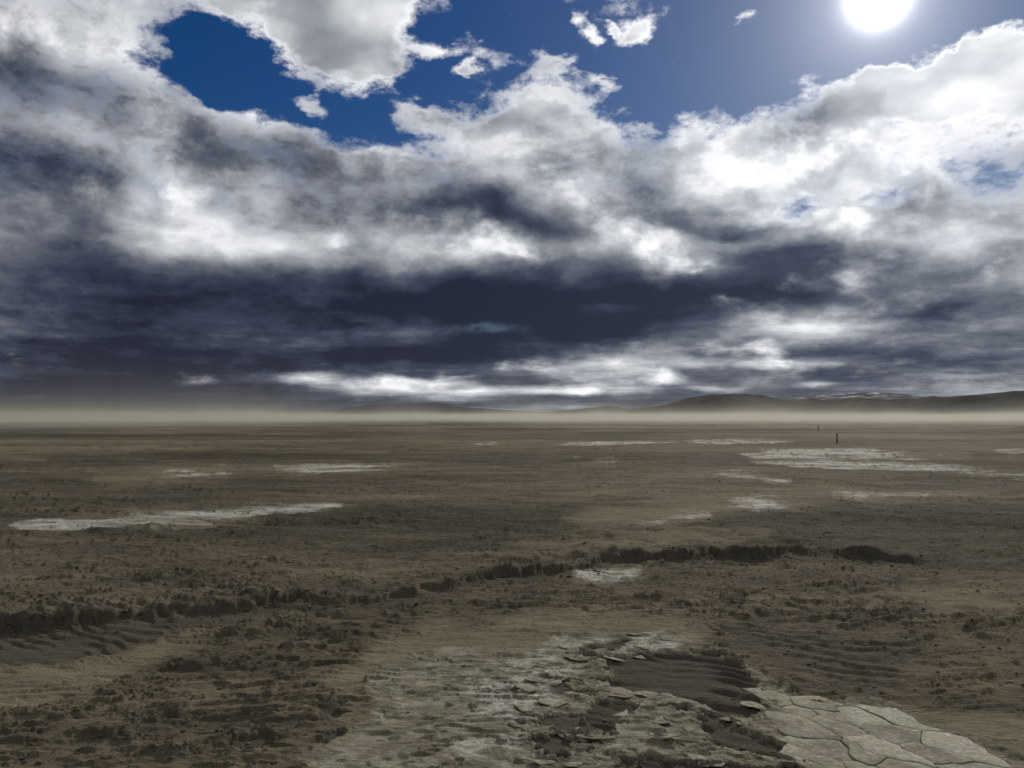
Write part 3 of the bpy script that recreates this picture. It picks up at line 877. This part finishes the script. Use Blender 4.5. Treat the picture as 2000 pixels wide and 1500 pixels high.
# ------------------------------------------------------------------ marker posts
def lathe(name, prof, seg, mat, parent, seed=0, wob=0.0):
    r_ = random.Random(seed); vs, fs = [], []
    for (rad, z) in prof:
        for i in range(seg):
            a = 2 * math.pi * i / seg
            q_ = rad * (1 + r_.uniform(-wob, wob))
            vs.append((q_ * math.cos(a), q_ * math.sin(a), z))
    for k_ in range(len(prof) - 1):
        for i in range(seg):
            j = (i + 1) % seg
            fs.append((k_ * seg + i, k_ * seg + j, (k_ + 1) * seg + j, (k_ + 1) * seg + i))
    fs.append(tuple(range(seg))[::-1]); fs.append(tuple((len(prof) - 1) * seg + i for i in range(seg)))
    me = bpy.data.meshes.new(name); me.from_pydata(vs, [], fs); me.materials.append(mat)
    o = bpy.data.objects.new(name, me); col.objects.link(o); o.parent = parent
    return o
mw, nt = new_mat('weathered dark wood')
P_ = nt.n('ShaderNodeTexCoord').outputs['Object']
k1 = nt.noise(nt.vm('MULTIPLY', P_, (30, 30, 3.0)), 1.0, 5, 0.6)
finish(nt, nt.mix(k1, (0.008, 0.007, 0.006), (0.030, 0.024, 0.018)), 0.85, bump(nt, k1, 0.01, 0.6))
def marker_post(px, py, height, rad, label, lean, seed):
    x, y = ground_at(px, py)
    dd = math.hypot(x, y)
    z = float(relief_and_masks(np.array([x]), np.array([y]), np.array([dd * dd / (H * F) * 1.5], np.float32))[0][0])
    e = bpy.data.objects.new('marker_post', None); col.objects.link(e)
    e.location = (x, y, z); e.rotation_euler = (0.01, lean, 0.4)
    e['label'] = label; e['category'] = 'post'; e['group'] = 'marker posts on the flat'
    lathe('shaft', [(rad * 1.05, -0.3), (rad * 1.05, 0.05), (rad * 0.95, height * 0.4), (rad * 0.95, height - 0.12)], 10, mw, e, seed, 0.05)
    lathe('cap', [(rad * 1.0, height - 0.119), (rad * 1.25, height - 0.10), (rad * 1.25, height - 0.02), (rad * 1.05, height)], 10, mw, e, seed + 1, 0.03)
    lathe('footing', [(rad * 4.5, -0.15), (rad * 3.4, 0.02), (rad * 2.2, 0.055), (rad * 1.3, 0.075)], 14, mc, e, seed + 2, 0.18)
    return e
marker_post(1635, 867, 0.93, 0.058, 'thick dark marker post, nearer of two standing on the pale flat', -0.015, 3)
marker_post(1598, 841, 0.86, 0.062, 'thin far marker post standing in the blowing dust', 0.02, 9)

# ------------------------------------------------------------------ air: thin haze all round, dust driven low across the flat
def box(name, x0, x1, y0, y1, z0, z1):
    vs = [(x, y, z) for z in (z0, z1) for y in (y0, y1) for x in (x0, x1)]
    fs = [(0, 2, 3, 1), (4, 5, 7, 6), (0, 1, 5, 4), (2, 6, 7, 3), (0, 4, 6, 2), (1, 3, 7, 5)]
    me = bpy.data.meshes.new(name); me.from_pydata(vs, [], fs)
    o = bpy.data.objects.new(name, me); col.objects.link(o); o['kind'] = 'stuff'
    return o
haze = box('haze', -21000, 21000, -21000, 21000, -6, 480)
haze['label'] = 'thin pale haze in the air over the whole flat'; haze['category'] = 'haze'
mz, nt = new_mat('haze')
pv = nt.n('ShaderNodeVolumePrincipled')
pv.inputs['Color'].default_value = (0.78, 0.80, 0.84, 1); pv.inputs['Density'].default_value = 2.2e-6; pv.inputs['Anisotropy'].default_value = 0.3
nt.t.links.new(pv.outputs[0], nt.n('ShaderNodeOutputMaterial').inputs['Volume'])
haze.data.materials.append(mz)

dust = box('blowing_dust', -7000, 7000, 60, 9000, -1.0, 420)
dust['label'] = 'pale dust blowing low across the far flat'; dust['category'] = 'dust'
md, nt = new_mat('blowing dust')
P_ = nt.n('ShaderNodeNewGeometry').outputs['Position']
x_, y_, z_ = nt.sep(P_)
st = nt.noise(nt.vm('MULTIPLY', P_, (0.0022, 0.0011, 0.012)), 1.0, 4, 0.6)
w_ = nt.noise(nt.vm('MULTIPLY', P_, (0.0085, 0.0022, 0.0)), 1.0, 5, 0.62)
start = nt.step(nt.madd(nt.sub(w_, 0.5), 420.0, nt.madd(nt.sub(st, 0.5), 300.0, y_)), 50.0, 400.0)
z_ = nt.div(z_, nt.madd(nt.step(w_, 0.34, 0.68), 1.9, 0.35))
lay = nt.add(nt.mul(nt.m('EXPONENT', nt.mul(z_, -1 / 4.2)), 1.5), nt.mul(nt.m('EXPONENT', nt.mul(z_, -1 / 1.25)), 22.0))
lay2 = nt.mul(nt.m('EXPONENT', nt.mul(z_, -1 / 18.0)), nt.mul(nt.step(st, 0.45, 0.72), 0.10))
lay3 = nt.mul(nt.m('EXPONENT', nt.mul(z_, -1 / 110.0)), nt.step(x_, -300.0, -3200.0, 0.0, 0.05))
den = nt.mul(nt.mul(nt.add(nt.add(lay, lay2), lay3), start), nt.madd(nt.step(st, 0.3, 0.7), 0.00085, 0.00025))
pv = nt.n('ShaderNodeVolumePrincipled')
pv.inputs['Color'].default_value = (0.33, 0.32, 0.28, 1); pv.inputs['Anisotropy'].default_value = 0.35
nt.put(pv.inputs['Density'], den)
nt.t.links.new(pv.outputs[0], nt.n('ShaderNodeOutputMaterial').inputs['Volume'])
md.cycles.volume_step_rate = 0.3
dust.data.materials.append(md)
scene.cycles.volume_max_steps = 64
scene.cycles.use_adaptive_sampling = True
scene.cycles.adaptive_threshold = 0.02
scene.cycles.adaptive_min_samples = 16
scene.cycles.max_bounces = 3
scene.cycles.diffuse_bounces = 1
scene.cycles.volume_bounces = 1
